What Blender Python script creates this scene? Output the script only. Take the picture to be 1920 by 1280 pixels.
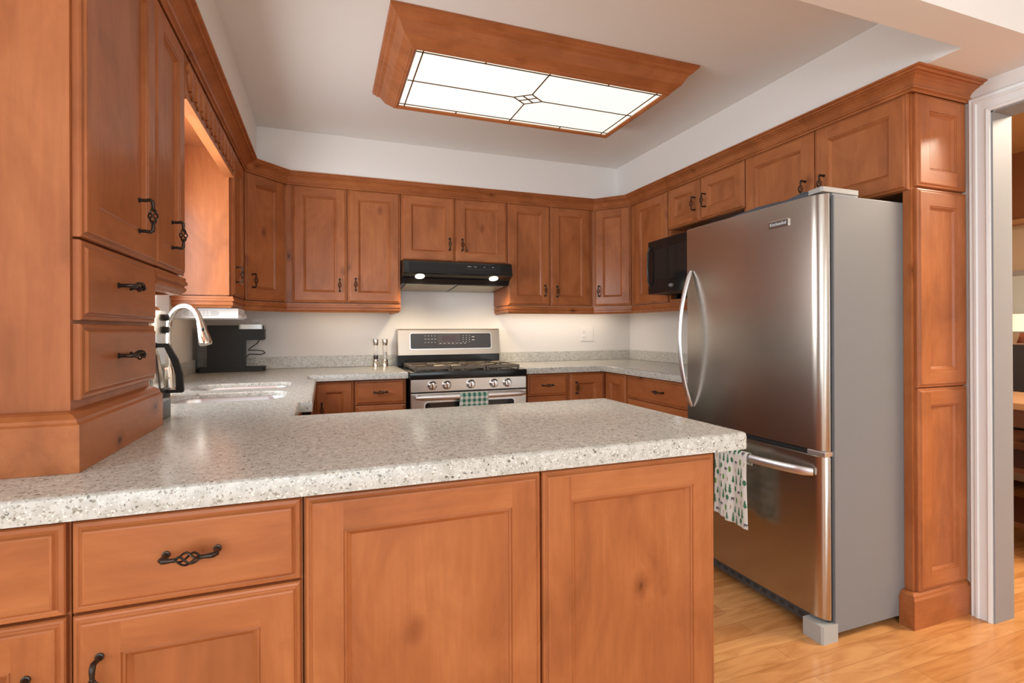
import bpy, bmesh, math, random
from mathutils import Vector, Matrix
random.seed(7)
PI = math.pi
S = bpy.context.scene
for o in list(bpy.data.objects): bpy.data.objects.remove(o)
COL = S.collection

# ------------------------------------------------------------------ camera
FPX, YAW, PITCH, ROLL, SH, CAMH = 960.98, .3501, .001, -.0044, -22.777, 1.1708
F0 = Vector((math.sin(YAW), math.cos(YAW), 0)); R0 = Vector((math.cos(YAW), -math.sin(YAW), 0)); ZZ = Vector((0, 0, 1))
FF = F0*math.cos(PITCH)+ZZ*math.sin(PITCH); U0 = -F0*math.sin(PITCH)+ZZ*math.cos(PITCH)
RR = R0*math.cos(ROLL)+U0*math.sin(ROLL); UU = -R0*math.sin(ROLL)+U0*math.cos(ROLL)
cd = bpy.data.cameras.new('camera'); cam = bpy.data.objects.new('camera', cd); COL.objects.link(cam)
m = Matrix.Identity(4)
for i in range(3):
    m[i][0] = RR[i]; m[i][1] = UU[i]; m[i][2] = -FF[i]
m[0][3], m[1][3], m[2][3] = 0, 0, CAMH
cam.matrix_world = m
cd.sensor_width = 36; cd.lens = 36*FPX/1920; cd.shift_y = SH/1920; cd.clip_start = .02
S.camera = cam

# ------------------------------------------------------------------ world, lights, exposure
S.view_settings.view_transform = 'Standard'; S.view_settings.look = 'None'
S.view_settings.gamma = 1; S.view_settings.use_curve_mapping = False
S.view_settings.exposure = 0.6
w = bpy.data.worlds.new('world'); S.world = w; w.use_nodes = True
bg = w.node_tree.nodes['Background']; bg.inputs[0].default_value = (.86, .93, 1, 1); bg.inputs[1].default_value = 1.6

def area(name, loc, rot, sx, sy, power, col=(1, 1, 1)):
    l = bpy.data.lights.new(name, 'AREA'); l.shape = 'RECTANGLE'; l.size = sx; l.size_y = sy; l.energy = power; l.color = col
    o = bpy.data.objects.new(name, l); COL.objects.link(o); o.location = loc; o.rotation_euler = rot
    return o
DAY = (.86, .95, 1)
area('daylight_patio', (-.2, -3.5, 1.25), (PI/2, 0, 0), 3.2, 2.0, 38, DAY)
area('daylight_side', (-2.5, -.9, 1.35), (0, -PI/2, 0), 1.7, 2.6, 14, DAY)
area('daylight_sink_window', (-.75, 2.3, 1.5), (0, -PI/2, 0), .75, .6, 13.5, (.96, .98, 1))
WARM = (1, .72, .45)
area('undercabinet_left', (.13, 3.66, 1.335), (0, 0, 0), .5, .05, .3, WARM)
area('undercabinet_right', (1.75, 3.66, 1.335), (0, 0, 0), 1.0, .08, 1.5, (1, .84, .66))
area('undercabinet_corner', (-.55, 3.2, 1.335), (0, 0, 0), .05, .3, .3, WARM)
area('added_fill_uplight', (.9, -1.9, 1.3), (PI, 0, 0), .6, .6, 22, (.93, .97, 1))  # unseen fill light added behind the camera to brighten the ceiling
area('living_room_lamp', (3.6, .5, 2.4), (0, 0, 0), .8, .8, 55, (1, .85, .68))

# ------------------------------------------------------------------ mesh helpers
class MB:
    def __init__(s): s.v = []; s.f = []; s.m = []; s.mi = 0
    def add(s, vs, fs, mi=None):
        b = len(s.v); s.v += [tuple(v) for v in vs]
        for f in fs: s.f.append([b+i for i in f]); s.m.append(s.mi if mi is None else mi)
        return s
    def box(s, x0, x1, y0, y1, z0, z1, bev=0, mi=None):
        if bev:
            bm = bmesh.new(); bmesh.ops.create_cube(bm, size=1)
            for v in bm.verts: v.co = Vector(((x0+x1)/2+v.co.x*(x1-x0), (y0+y1)/2+v.co.y*(y1-y0), (z0+z1)/2+v.co.z*(z1-z0)))
            bmesh.ops.bevel(bm, geom=bm.edges[:], offset=bev, segments=2, profile=.6, affect='EDGES')
            bm.verts.index_update(); s.add([v.co for v in bm.verts], [[v.index for v in f.verts] for f in bm.faces], mi); bm.free(); return s
        v = [(x, y, z) for z in (z0, z1) for y in (y0, y1) for x in (x0, x1)]
        return s.add(v, [(0, 2, 3, 1), (4, 5, 7, 6), (0, 1, 5, 4), (2, 6, 7, 3), (0, 4, 6, 2), (1, 3, 7, 5)], mi)
    def prism(s, poly, a, b, axis='z', mi=None):
        n = len(poly)
        def P(p, h): return {'z': (p[0], p[1], h), 'x': (h, p[0], p[1]), 'y': (p[0], h, p[1])}[axis]
        return s.add([P(p, a) for p in poly]+[P(p, b) for p in poly], [tuple(range(n))[::-1], tuple(range(n, 2*n))]+[(i, (i+1) % n, n+(i+1) % n, n+i) for i in range(n)], mi)
    def tube(s, pts, r, n=10, cap=True, mi=None):
        pts = [Vector(p) for p in pts]; rs = r if isinstance(r, (list, tuple)) else [r]*len(pts)
        up = None; rings = []
        for i, p in enumerate(pts):
            t = (pts[min(i+1, len(pts)-1)]-pts[max(i-1, 0)]).normalized()
            if up is None: up = t.orthogonal().normalized()
            up = (up-t*up.dot(t)).normalized(); sd = t.cross(up)
            rings.append([p+(up*math.cos(2*PI*k/n)+sd*math.sin(2*PI*k/n))*rs[i] for k in range(n)])
        vs = [v for rg in rings for v in rg]; fs = []
        for i in range(len(pts)-1):
            for k in range(n): fs.append((i*n+k, i*n+(k+1) % n, (i+1)*n+(k+1) % n, (i+1)*n+k))
        if cap: fs += [tuple(range(n))[::-1], tuple(range(len(vs)-n, len(vs)))]
        return s.add(vs, fs, mi)
    def ribbon(s, pts, hw, ht, side, n=12, mi=None):     # elliptical bar: half widths hw along side, ht across
        pts = [Vector(p) for p in pts]; side = Vector(side); vs = []; fs = []
        for i, p in enumerate(pts):
            t = (pts[min(i+1, len(pts)-1)]-pts[max(i-1, 0)]).normalized(); q = t.cross(side).normalized()
            a = hw[i] if isinstance(hw, list) else hw; b = ht[i] if isinstance(ht, list) else ht
            vs += [p+side*math.cos(2*PI*k/n)*a+q*math.sin(2*PI*k/n)*b for k in range(n)]
        for i in range(len(pts)-1):
            for k in range(n): fs.append((i*n+k, i*n+(k+1) % n, (i+1)*n+(k+1) % n, (i+1)*n+k))
        fs += [tuple(range(n))[::-1], tuple(range(len(vs)-n, len(vs)))]
        return s.add(vs, fs, mi)
    def lathe(s, prof, c=(0, 0, 0), n=24, axis='z', mi=None):
        vs = []; fs = []
        for (r, h) in prof:
            for k in range(n):
                a = 2*PI*k/n; x, y = r*math.cos(a), r*math.sin(a)
                p = {'z': (x, y, h), 'y': (x, h, y), 'x': (h, x, y)}[axis]; vs.append((p[0]+c[0], p[1]+c[1], p[2]+c[2]))
        for i in range(len(prof)-1):
            for k in range(n): fs.append((i*n+k, i*n+(k+1) % n, (i+1)*n+(k+1) % n, (i+1)*n+k))
        fs += [tuple(range(n))[::-1], tuple(range(len(vs)-n, len(vs)))]
        return s.add(vs, fs, mi)
    def ell(s, c, r, n=12, mi=None, rot=0):
        vs = []; fs = []; k2 = n//2
        for i in range(1, k2):
            th = PI*i/k2
            for k in range(n):
                a = 2*PI*k/n; x, y, z = r[0]*math.sin(th)*math.cos(a), r[1]*math.sin(th)*math.sin(a), r[2]*math.cos(th)
                y, z = y*math.cos(rot)-z*math.sin(rot), y*math.sin(rot)+z*math.cos(rot)
                vs.append((c[0]+x, c[1]+y, c[2]+z))
        for i in range(k2-2):
            for k in range(n): fs.append((i*n+k, (i+1)*n+k, (i+1)*n+(k+1) % n, i*n+(k+1) % n))
        fs += [tuple(range(n)), tuple(range(len(vs)-n, len(vs)))[::-1]]
        return s.add(vs, fs, mi)
    def sweep(s, path, prof, closed=False, mi=None):      # horizontal path, profile (outward, z), outward = right of travel
        n = len(path); path = [Vector(p) for p in path]; vs = []; fs = []; k = len(prof)
        for i in range(n):
            if closed: a = (path[i]-path[i-1]).normalized(); b = (path[(i+1) % n]-path[i]).normalized()
            else:
                a = (path[i]-path[i-1]).normalized() if i else None; b = (path[i+1]-path[i]).normalized() if i < n-1 else None
                a = a or b; b = b or a
            na, nb = Vector((a.y, -a.x)), Vector((b.y, -b.x)); q = na+nb; q = q/(q.dot(na))
            vs += [(path[i].x+q.x*o, path[i].y+q.y*o, z) for o, z in prof]
        for i in range(n if closed else n-1):
            j = (i+1) % n
            for t in range(k): fs.append((i*k+t, j*k+t, j*k+(t+1) % k, i*k+(t+1) % k))
        if not closed: fs += [tuple(range(k)), tuple(range(len(vs)-k, len(vs)))[::-1]]
        return s.add(vs, fs, mi)
    def shift(s, dx, dy, dz): s.v = [(a+dx, b+dy, c+dz) for a, b, c in s.v]; return s
    def mesh(s, name, mats, smooth=None):
        me = bpy.data.meshes.new(name); me.from_pydata(s.v, [], s.f)
        for mt in (mats if isinstance(mats, (list, tuple)) else [mats]): me.materials.append(mt)
        me.polygons.foreach_set('material_index', s.m)
        bm = bmesh.new(); bm.from_mesh(me); bmesh.ops.remove_doubles(bm, verts=bm.verts, dist=1e-6)
        bmesh.ops.recalc_face_normals(bm, faces=bm.faces); bm.to_mesh(me); bm.free()
        if smooth: me.polygons.foreach_set('use_smooth', [True]*len(me.polygons)); me.set_sharp_from_angle(angle=math.radians(smooth))
        me.update(); return me
    def build(s, name, mats, parent=None, loc=(0, 0, 0), smooth=None, rot=(0, 0, 0)):
        return obj(name, s.mesh(name, mats, smooth), parent, loc, rot)
def obj(name, me, parent=None, loc=(0, 0, 0), rot=(0, 0, 0)):
    o = bpy.data.objects.new(name, me); COL.objects.link(o); o.location = loc; o.rotation_euler = rot
    if parent: o.parent = parent
    return o
def tag(o, label, cat, group=None, kind=None):
    o['label'] = label; o['category'] = cat
    if group: o['group'] = group
    if kind: o['kind'] = kind
    return o
def thing(name, label, cat, loc=(0, 0, 0), rz=0, group=None):
    o = bpy.data.objects.new(name, None); COL.objects.link(o); o.location = loc; o.rotation_euler = (0, 0, rz); o.empty_display_size = .1
    return tag(o, label, cat, group)
def struct(name, mb, mat, smooth=None):
    o = mb.build(name, mat, smooth=smooth); o['kind'] = 'structure'; return o
def rrect(x0, x1, y0, y1, r, n=6):
    p = []
    for cx, cy, a0 in ((x1-r, y0+r, -PI/2), (x1-r, y1-r, 0), (x0+r, y1-r, PI/2), (x0+r, y0+r, PI)):
        for k in range(n+1): a = a0+PI/2*k/n; p.append((cx+r*math.cos(a), cy+r*math.sin(a)))
    return p
def inset(poly, d):                                       # CCW polygon shrunk by d
    n = len(poly); out = []
    for i in range(n):
        p0, p, p1 = Vector(poly[i-1]), Vector(poly[i]), Vector(poly[(i+1) % n])
        a = (p-p0).normalized(); b = (p1-p).normalized(); na, nb = Vector((-a.y, a.x)), Vector((-b.y, b.x)); q = na+nb; q /= max(q.dot(na), .3)
        out.append((p.x+q.x*d, p.y+q.y*d))
    return out

# ------------------------------------------------------------------ materials
def mat(name, col=(.5, .5, .5), rough=.5, metal=0, coat=0, emit=None, es=1, trans=0, alpha=1, ior=1.45):
    mt = bpy.data.materials.new(name); mt.use_nodes = True; b = mt.node_tree.nodes['Principled BSDF']
    b.inputs['Base Color'].default_value = (*col, 1); b.inputs['Roughness'].default_value = rough; b.inputs['Metallic'].default_value = metal
    b.inputs['Coat Weight'].default_value = coat; b.inputs['Coat Roughness'].default_value = .15; b.inputs['Transmission Weight'].default_value = trans; b.inputs['IOR'].default_value = ior
    if emit: b.inputs['Emission Color'].default_value = (*emit, 1); b.inputs['Emission Strength'].default_value = es
    return mt
class NT:
    def __init__(s, mt): s.t = mt.node_tree; s.b = s.t.nodes['Principled BSDF']
    def n(s, ty, **kw):
        nd = s.t.nodes.new(ty)
        for k, v in kw.items():
            if k.startswith('i_'): nd.inputs[k[2:].replace('_', ' ')].default_value = v
            else: setattr(nd, k, v)
        return nd
    def l(s, a, b): s.t.links.new(a, b)
    def ramp(s, fac, stops, interp='LINEAR'):
        r = s.t.nodes.new('ShaderNodeValToRGB'); r.color_ramp.interpolation = interp
        while len(r.color_ramp.elements) < len(stops): r.color_ramp.elements.new(.5)
        for e, (p, c) in zip(r.color_ramp.elements, stops): e.position = p; e.color = (*c, 1) if len(c) == 3 else c
        s.l(fac, r.inputs[0]); return r.outputs[0]
    def mix(s, a, b, fac, mode='MIX'):
        mx = s.t.nodes.new('ShaderNodeMix'); mx.data_type = 'RGBA'; mx.blend_type = mode
        for so, i in ((fac, 0), (a, 6), (b, 7)):
            if hasattr(so, 'links'): s.l(so, mx.inputs[i])
            else: mx.inputs[i].default_value = so if i == 0 else (*so, 1)
        return mx.outputs[2]
    def vec(s, scale, rnd=True):
        tc = s.n('ShaderNodeTexCoord'); v = tc.outputs['Object']
        if rnd:
            oi = s.n('ShaderNodeObjectInfo'); mu = s.n('ShaderNodeVectorMath', operation='SCALE'); mu.inputs[0].default_value = (41, 23, 57)
            s.l(oi.outputs['Random'], mu.inputs['Scale']); ad = s.n('ShaderNodeVectorMath', operation='ADD'); s.l(v, ad.inputs[0]); s.l(mu.outputs[0], ad.inputs[1]); v = ad.outputs[0]
        m2 = s.n('ShaderNodeVectorMath', operation='MULTIPLY'); m2.inputs[1].default_value = scale; s.l(v, m2.inputs[0]); return m2.outputs[0]
    def bump(s, h, st, dist=.001):
        b = s.n('ShaderNodeBump', i_Strength=st, i_Distance=dist); s.l(h, b.inputs['Height']); s.l(b.outputs[0], s.b.inputs['Normal'])
def wood(name, axis, k=1.0):
    mt = mat(name, rough=.42); t = NT(mt)
    t.b.inputs['Coat Weight'].default_value = .16; t.b.inputs['Coat Roughness'].default_value = .18; t.b.inputs['Specular IOR Level'].default_value = .28
    g = {'z': (1, 1, .09), 'x': (.09, 1, 1), 'y': (1, .09, 1)}[axis]; g2 = {'z': (1, 1, .5), 'x': (.5, 1, 1), 'y': (1, .5, 1)}[axis]
    fine = t.n('ShaderNodeTexNoise', i_Scale=55, i_Detail=6, i_Roughness=.6, i_Distortion=.6); t.l(t.vec(g), fine.inputs['Vector'])
    big = t.n('ShaderNodeTexNoise', i_Scale=6.0, i_Detail=5, i_Roughness=.6, i_Distortion=.8); t.l(t.vec(g2), big.inputs['Vector'])
    c = t.ramp(big.outputs[0], [(.28, (.30*k, .096*k, .030*k)), (.5, (.405*k, .134*k, .044*k)), (.72, (.48*k, .173*k, .060*k))])
    f = t.ramp(fine.outputs[0], [(.3, (.90, .88, .86)), (.65, (1.03, 1.03, 1.03))])
    c = t.mix(c, f, 1.0, 'MULTIPLY')
    vo = t.n('ShaderNodeTexVoronoi', i_Scale=5.2); t.l(t.vec({'z': (1.3, 1.3, .8), 'x': (.8, 1.3, 1.3), 'y': (1.3, .8, 1.3)}[axis]), vo.inputs['Vector'])
    nd = t.n('ShaderNodeTexNoise', i_Scale=30, i_Detail=2); t.l(t.vec((1, 1, 1)), nd.inputs['Vector'])
    ma = t.n('ShaderNodeMath', operation='MULTIPLY_ADD'); t.l(nd.outputs[0], ma.inputs[0]); ma.inputs[1].default_value = .12; t.l(vo.outputs['Distance'], ma.inputs[2])
    kn = t.ramp(ma.outputs[0], [(.085, (.16, .13, .11)), (.115, (.66, .60, .56)), (.24, (1, 1, 1))])
    sep = t.n('ShaderNodeSeparateColor'); t.l(vo.outputs['Color'], sep.inputs[0]); gt = t.n('ShaderNodeMath', operation='GREATER_THAN'); t.l(sep.outputs[0], gt.inputs[0]); gt.inputs[1].default_value = .45
    kk = t.mix((1, 1, 1), kn, gt.outputs[0]); c = t.mix(c, kk, 1.0, 'MULTIPLY')
    t.l(c, t.b.inputs['Base Color']); t.bump(fine.outputs[0], .06)
    return mt
WZ, WX, WY = wood('stained_wood_upright_grain', 'z'), wood('stained_wood_level_grain', 'x'), wood('stained_wood_deep_grain', 'y')
GR = mat('speckled_quartz', rough=.21); t = NT(GR)
n1 = t.n('ShaderNodeTexNoise', i_Scale=60, i_Detail=4); t.l(t.vec((1, 1, 1), False), n1.inputs['Vector'])
c = t.ramp(n1.outputs[0], [(.35, (.49, .485, .44)), (.6, (.61, .61, .57))])
for sc, th, stops in ((230, .5, [(0, (.36, .35, .33)), (.014, (.6, .56, .5)), (.040, (1, 1, 1)), (1, (1, 1, 1))]), (420, .5, [(0, (.5, .47, .44)), (.03, (.80, .76, .70)), (.12, (1, 1, 1)), (1, (1, 1, 1))])):
    v = t.n('ShaderNodeTexVoronoi', i_Scale=sc); t.l(t.vec((1, 1, 1), False), v.inputs['Vector']); sp = t.n('ShaderNodeSeparateColor'); t.l(v.outputs['Color'], sp.inputs[0])
    dk = t.ramp(sp.outputs[0], stops, 'CONSTANT'); c = t.mix(c, dk, 1.0, 'MULTIPLY')
    wh = t.n('ShaderNodeMath', operation='GREATER_THAN'); t.l(sp.outputs[1], wh.inputs[0]); wh.inputs[1].default_value = .968; c = t.mix(c, (.78, .76, .70), wh.outputs[0])
t.l(c, t.b.inputs['Base Color'])
def paint(name, col, rough=.6):
    mt = mat(name, col, rough); t = NT(mt); n = t.n('ShaderNodeTexNoise', i_Scale=220, i_Detail=2); t.l(t.vec((1, 1, 1), False), n.inputs['Vector']); t.bump(n.outputs[0], .04); return mt
WALL = paint('white_wall_paint', (.79, .775, .75)); CEIL = paint('white_ceiling_paint', (.84, .825, .80), .8); TRIM = paint('white_trim_gloss', (.80, .845, .86), .3)
FL = mat('maple_boards', rough=.22); t = NT(FL)
br = t.n('ShaderNodeTexBrick', offset=.37, squash=1.0); br.inputs['Scale'].default_value = 1; br.inputs['Brick Width'].default_value = .95; br.inputs['Row Height'].default_value = .085
br.inputs['Mortar Size'].default_value = .0009; br.inputs['Mortar Smooth'].default_value = .2; br.inputs['Bias'].default_value = 0
br.inputs['Color1'].default_value = (.56, .255, .085, 1); br.inputs['Color2'].default_value = (.70, .37, .145, 1); br.inputs['Mortar'].default_value = (.36, .17, .06, 1)
t.l(t.vec((1, 1, 1), False), br.inputs['Vector'])
fn = t.n('ShaderNodeTexNoise', i_Scale=9, i_Detail=6, i_Distortion=1.5); t.l(t.vec((.35, 2.2, 1), False), fn.inputs['Vector'])
t.l(t.mix(br.outputs[0], t.ramp(fn.outputs[0], [(.3, (.80, .70, .6)), (.6, (1.05, 1.05, 1.05))]), 1.0, 'MULTIPLY'), t.b.inputs['Base Color'])
def steel(name, col=(.62, .60, .57), rough=.28, axis='z'):
    mt = mat(name, col, rough, 1); t = NT(mt); n = t.n('ShaderNodeTexNoise', i_Scale=30, i_Detail=3)
    t.l(t.vec({'z': (30, 30, .3), 'x': (.3, 30, 30), 'y': (30, .3, 30)}[axis]), n.inputs['Vector']); t.bump(n.outputs[0], .04, .0005); return mt
ST, STX = steel('brushed_steel_upright'), steel('brushed_steel_level', axis='x')
STY = steel('brushed_steel_dark', (.52, .48, .43), .25, 'z')
HANDLE = mat('satin_aluminium', (.80, .81, .83), .36, 1); CHROME = mat('polished_chrome', (.8, .8, .8), .08, 1); NICKEL = mat('satin_nickel', (.68, .62, .54), .22, 1)
BRONZE = mat('oil_rubbed_bronze', (.055, .042, .035), .33, .8); BLACK = mat('gloss_black_enamel', (.012, .012, .012), .16); BLACKM = mat('matt_black_plastic', (.012, .012, .012), .55)
IRON = mat('cast_iron_grate', (.15, .125, .10), .33, .5); DISP = mat('dark_grey_touch_panel', (.045, .045, .05), .25); LCD = mat('dim_display', (.07, .05, .06), .2)
MARK = mat('pale_printed_marks', (.6, .6, .6), .5); GREY = mat('grey_fridge_side', (.205, .215, .228), .42); GREYP = mat('grey_plastic', (.42, .43, .42), .4)
GLASSBLK = mat('dark_oven_glass', (.02, .02, .02), .05); WPLAST = mat('white_plastic', (.80, .79, .77), .35); GAP = mat('dark_gasket', (.02, .02, .022), .5)
GLASS = mat('clear_glass', (1, 1, 1), .02, trans=1, ior=1.45); TANK = mat('smoky_clear_tank', (.35, .35, .36), .1, trans=.8)
LEAD = mat('brown_leading', (.12, .045, .012), .5); GLOW = mat('hot_lamp_lens', (1, 1, 1), .4, emit=(1, .9, .7), es=9)
SHADE = mat('lampshade_lit', (.8, .6, .45), .8, emit=(1, .62, .4), es=.7)
DIFF = mat('opal_glass_lit', (.3, .3, .28), .35, emit=(.98, 1, .87), es=.66)
FLEECE = mat('blue_grey_fleece', (.09, .10, .13), .95); DARKW = mat('dark_walnut', (.10, .032, .012), .3); TANW = mat('tan_wood', (.45, .24, .11), .35)
ORW = paint('tan_living_room_paint', (.55, .33, .16)); BEIGE = paint('beige_living_room_paint', (.56, .44, .30)); BROWNP = paint('brown_band_paint', (.26, .10, .035))

# ------------------------------------------------------------------ room
XL, XR, YB = -.767, 2.4885, 3.829
ZS, ZC = 2.162, 2.411
struct('floor', MB().box(-2.6, 5.4, -3.6, 5.0, -.05, 0), FL)
struct('ceiling', MB().box(-2.7, 2.7, -3.7, 3.95, ZC, ZC+.08), CEIL)
so = MB(); so.box(XL, -.383, 1.155, YB, ZS, ZC); so.box(2.124, XR, 1.155, YB, ZS, ZC); so.box(-.383, 2.124, 3.443, YB, ZS, ZC); so.box(XL, XR, 1.03, 1.155, ZS, ZC)
struct('ceiling_soffit', so, CEIL)
struct('wall_back', MB().box(XL-.12, XR+.12, YB, YB+.1, 0, ZC), WALL)
wl = MB(); WY0, WY1, WZ0, WZ1 = 1.99, 2.67, 1.12, 1.92
wl.box(XL-.12, XL, .98, WY0, 0, ZC); wl.box(XL-.12, XL, WY1, YB, 0, ZC); wl.box(XL-.12, XL, WY0, WY1, 0, WZ0); wl.box(XL-.12, XL, WY0, WY1, WZ1, ZC)
struct('wall_left', wl, WALL)
DY1, DY0, DZ = 1.256, .30, 2.03
wr = MB(); wr.box(XR, XR+.115, DY1, YB, 0, ZC); wr.box(XR, XR+.115, -3.6, DY0, 0, ZC); wr.box(XR, XR+.115, DY0, DY1, DZ, ZC)
struct('wall_right', wr, WALL)
struct('wall_dining_corner', MB().box(-2.6, XL-.12, .98, 1.1, 0, ZC), WALL)
ws = MB(); ws.box(-2.6, -1.8, -3.7, -3.6, 0, ZC); ws.box(1.4, XR+.115, -3.7, -3.6, 0, ZC); ws.box(-1.8, 1.4, -3.7, -3.6, 0, .2); ws.box(-1.8, 1.4, -3.7, -3.6, 2.25, ZC)
struct('wall_front', ws, WALL)
ww = MB(); ww.box(-2.7, -2.6, -3.7, -2.2, 0, ZC); ww.box(-2.7, -2.6, .4, 1.1, 0, ZC); ww.box(-2.7, -2.6, -2.2, .4, 0, .5); ww.box(-2.7, -2.6, -2.2, .4, 2.2, ZC)
struct('wall_dining_left', ww, WALL)
def winframe(name, mb): o = struct(name, mb, TRIM); return o
f = MB()
for x in (-1.8, -.76, .30, 1.34): f.box(x, x+.06, -3.68, -3.62, .2, 2.25)
f.box(-1.8, 1.4, -3.68, -3.62, .2, .27); f.box(-1.8, 1.4, -3.68, -3.62, 2.18, 2.25); winframe('window_1', f)
f = MB()
for y in (-2.2, -.93, .34): f.box(-2.68, -2.62, y, y+.06, .5, 2.2)
f.box(-2.68, -2.62, -2.2, .4, .5, .57); f.box(-2.68, -2.62, -2.2, .4, 2.13, 2.2); winframe('window_2', f)
f = MB(); X0, X1 = XL-.09, XL-.05
f.box(X0, X1, WY0, WY0+.05, WZ0, WZ1); f.box(X0, X1, WY1-.05, WY1, WZ0, WZ1); f.box(X0, X1, WY0, WY1, WZ0, WZ0+.05); f.box(X0, X1, WY0, WY1, WZ1-.05, WZ1)
w3 = winframe('window_3', f)
MB().box(X0+.015, X0+.02, WY0+.05, WY1-.05, WZ0+.05, WZ1-.05).build('pane', GLASS, w3)
# fluted casing on the far side of the sink window
fl = [(WY1, XL+.001), (WY1, XL+.05)]
for i in range(7):
    y = WY1+.012+i*.03; fl += [(y, XL+.062), (y+.014, XL+.066), (y+.018, XL+.056), (y+.026, XL+.056)]
fl += [(2.895, XL+.06), (2.895, XL+.001)]
struct('trim_1', MB().prism([(x, y) for y, x in fl], 1.02, 2.07), TRIM)
# doorway casing (profiled) and jamb lining
pc = [(0, 0), (0, .014), (.010, .018), (.014, .013), (.040, .015), (.044, .020), (.052, .020), (.056, .015), (.066, .018), (.074, .010), (.074, 0)]
cs = MB().sweep([(DY1, .0), (DY1, DZ), (DY0, DZ), (DY0, .0)], [(o, XR-d) for o, d in pc])
cs.v = [(x, y, z) for y, z, x in cs.v]
struct('trim_2', cs, TRIM)
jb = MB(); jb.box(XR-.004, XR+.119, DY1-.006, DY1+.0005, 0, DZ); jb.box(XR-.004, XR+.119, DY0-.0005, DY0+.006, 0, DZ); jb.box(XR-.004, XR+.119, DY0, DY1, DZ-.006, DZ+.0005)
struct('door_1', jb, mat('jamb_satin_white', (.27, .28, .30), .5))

# ------------------------------------------------------------------ cabinet doors, drawers, handles
def front_mesh(name, W, H, style):
    """raised-edge front facing -Y, origin at its lower left back corner"""
    mb = MB()
    rings = [(0, 0), (0, .011), (.002, .0140), (.006, .0150), (.008, .0140), (.010, .0155), (.012, .0190), (.015, .020)]
    if style == 'drawer': rings = [(0, 0), (0, .011), (.002, .0135), (.008, .0145), (.010, .0135), (.012, .0150), (.015, .0195), (.018, .020)]
    R = lambda i: [(i, i), (W-i, i), (W-i, H-i), (i, H-i)]
    for (a, ha), (b, hb) in zip(rings, rings[1:]):
        A, B = R(a), R(b)
        for k in range(4):
            j = (k+1) % 4; mb.add([(A[k][0], -ha, A[k][1]), (A[j][0], -ha, A[j][1]), (B[j][0], -hb, B[j][1]), (B[k][0], -hb, B[k][1])], [(0, 1, 2, 3)], 1 if k in (0, 2) else 0)
    mb.add([(x, 0, z) for x, z in R(0)], [(3, 2, 1, 0)], 0)
    e = rings[-1][0]
    if style == 'drawer':
        mb.add([(x, -.02, z) for x, z in R(e)], [(0, 1, 2, 3)], 1)
    else:
        fw = min(.066, W*.26)
        q = lambda x0, x1, z0, z1, mi: mb.add([(x0, -.02, z0), (x1, -.02, z0), (x1, -.02, z1), (x0, -.02, z1)], [(0, 1, 2, 3)], mi)
        q(e, fw, e, H-e, 0); q(W-fw, W-e, e, H-e, 0); q(fw, W-fw, e, fw, 1); q(fw, W-fw, H-fw, H-e, 1)
        inner = [(fw, .02), (fw+.001, .0172), (fw+.003, .0182), (fw+.006, .0172), (fw+.007, .0140), (fw+.015, .0070)]
        for (a, ha), (b, hb) in zip(inner, inner[1:]):
            A, B = R(a), R(b)
            for k in range(4):
                j = (k+1) % 4; mb.add([(A[k][0], -ha, A[k][1]), (A[j][0], -ha, A[j][1]), (B[j][0], -hb, B[j][1]), (B[k][0], -hb, B[k][1])], [(0, 1, 2, 3)], 1 if k in (0, 2) else 0)
        i = inner[-1][0]; mb.add([(x, -.007, z) for x, z in R(i)], [(0, 1, 2, 3)], 0)
    return mb.mesh(name, [WZ, WX])
def handle_mesh():
    mb = MB(); L = .038; Y = -.030
    for s in (-1, 1):
        mb.lathe([(.0065, 0), (.0065, -.003), (.0045, -.004)], (0, 0, s*L), 10, 'y')
        mb.tube([(0, 0, s*L), (0, -.014, s*L), (0, -.024, s*(L+.002)), (0, Y+.001, s*(L-.002)), (0, Y, s*(L-.008)), (0, Y, s*.019)], [.0042, .0042, .0044, .0046, .0042, .0032], 10)
        mb.ell((0, Y, s*.0195), (.0042, .0042, .003), 10)
    for k in range(4):
        pts = []
        for i in range(17):
            u = i/16; z = -.018+.036*u; rr = .0015+.0085*math.sin(PI*u)**.8; a = k*PI/2+u*PI*1.1
            pts.append((rr*math.cos(a), Y+rr*math.sin(a), z))
        mb.tube(pts, .0019, 6)
    return mb.mesh('handle', BRONZE, 50)
HM = handle_mesh()
def handle(parent, x, z, horiz=False):
    return obj('handle', HM, parent, (x, -.0195, z), (0, PI/2 if horiz else 0, 0))
def cabinet(name, label, origin, rz, W, D, H, fronts, group=None, poly=None, extra=None):
    """fronts: (kind, x0, x1, z0, z1, handle) in local metres; handle None, ('v',x,z) or ('h',x,z), x/z from front's corner"""
    t = thing(name, label, 'cabinet', origin, rz, group)
    b = MB()
    if poly: b.prism(poly, 0, H)
    else: b.box(0, W, 0, D, 0, H)
    if extra: extra(b)
    b.build('body', WZ, t)
    for kind, x0, x1, z0, z1, h in fronts:
        nm = {'door': 'door', 'drawer': 'drawer', 'panel': 'end_panel'}[kind]
        o = obj(nm, front_mesh(nm, x1-x0, z1-z0, 'drawer' if kind == 'drawer' else 'door'), t, (x0, -.0005, z0))
        if h: handle(o, h[1], h[2], h[0] == 'h')
    return t
GU = 'wall cabinets'; GB = 'base cabinets'
Z0, Z1 = 1.350, 2.0985; DH = .745
DB, DTt = .002, .747                                      # door bottom and top, local, tall wall units
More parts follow.
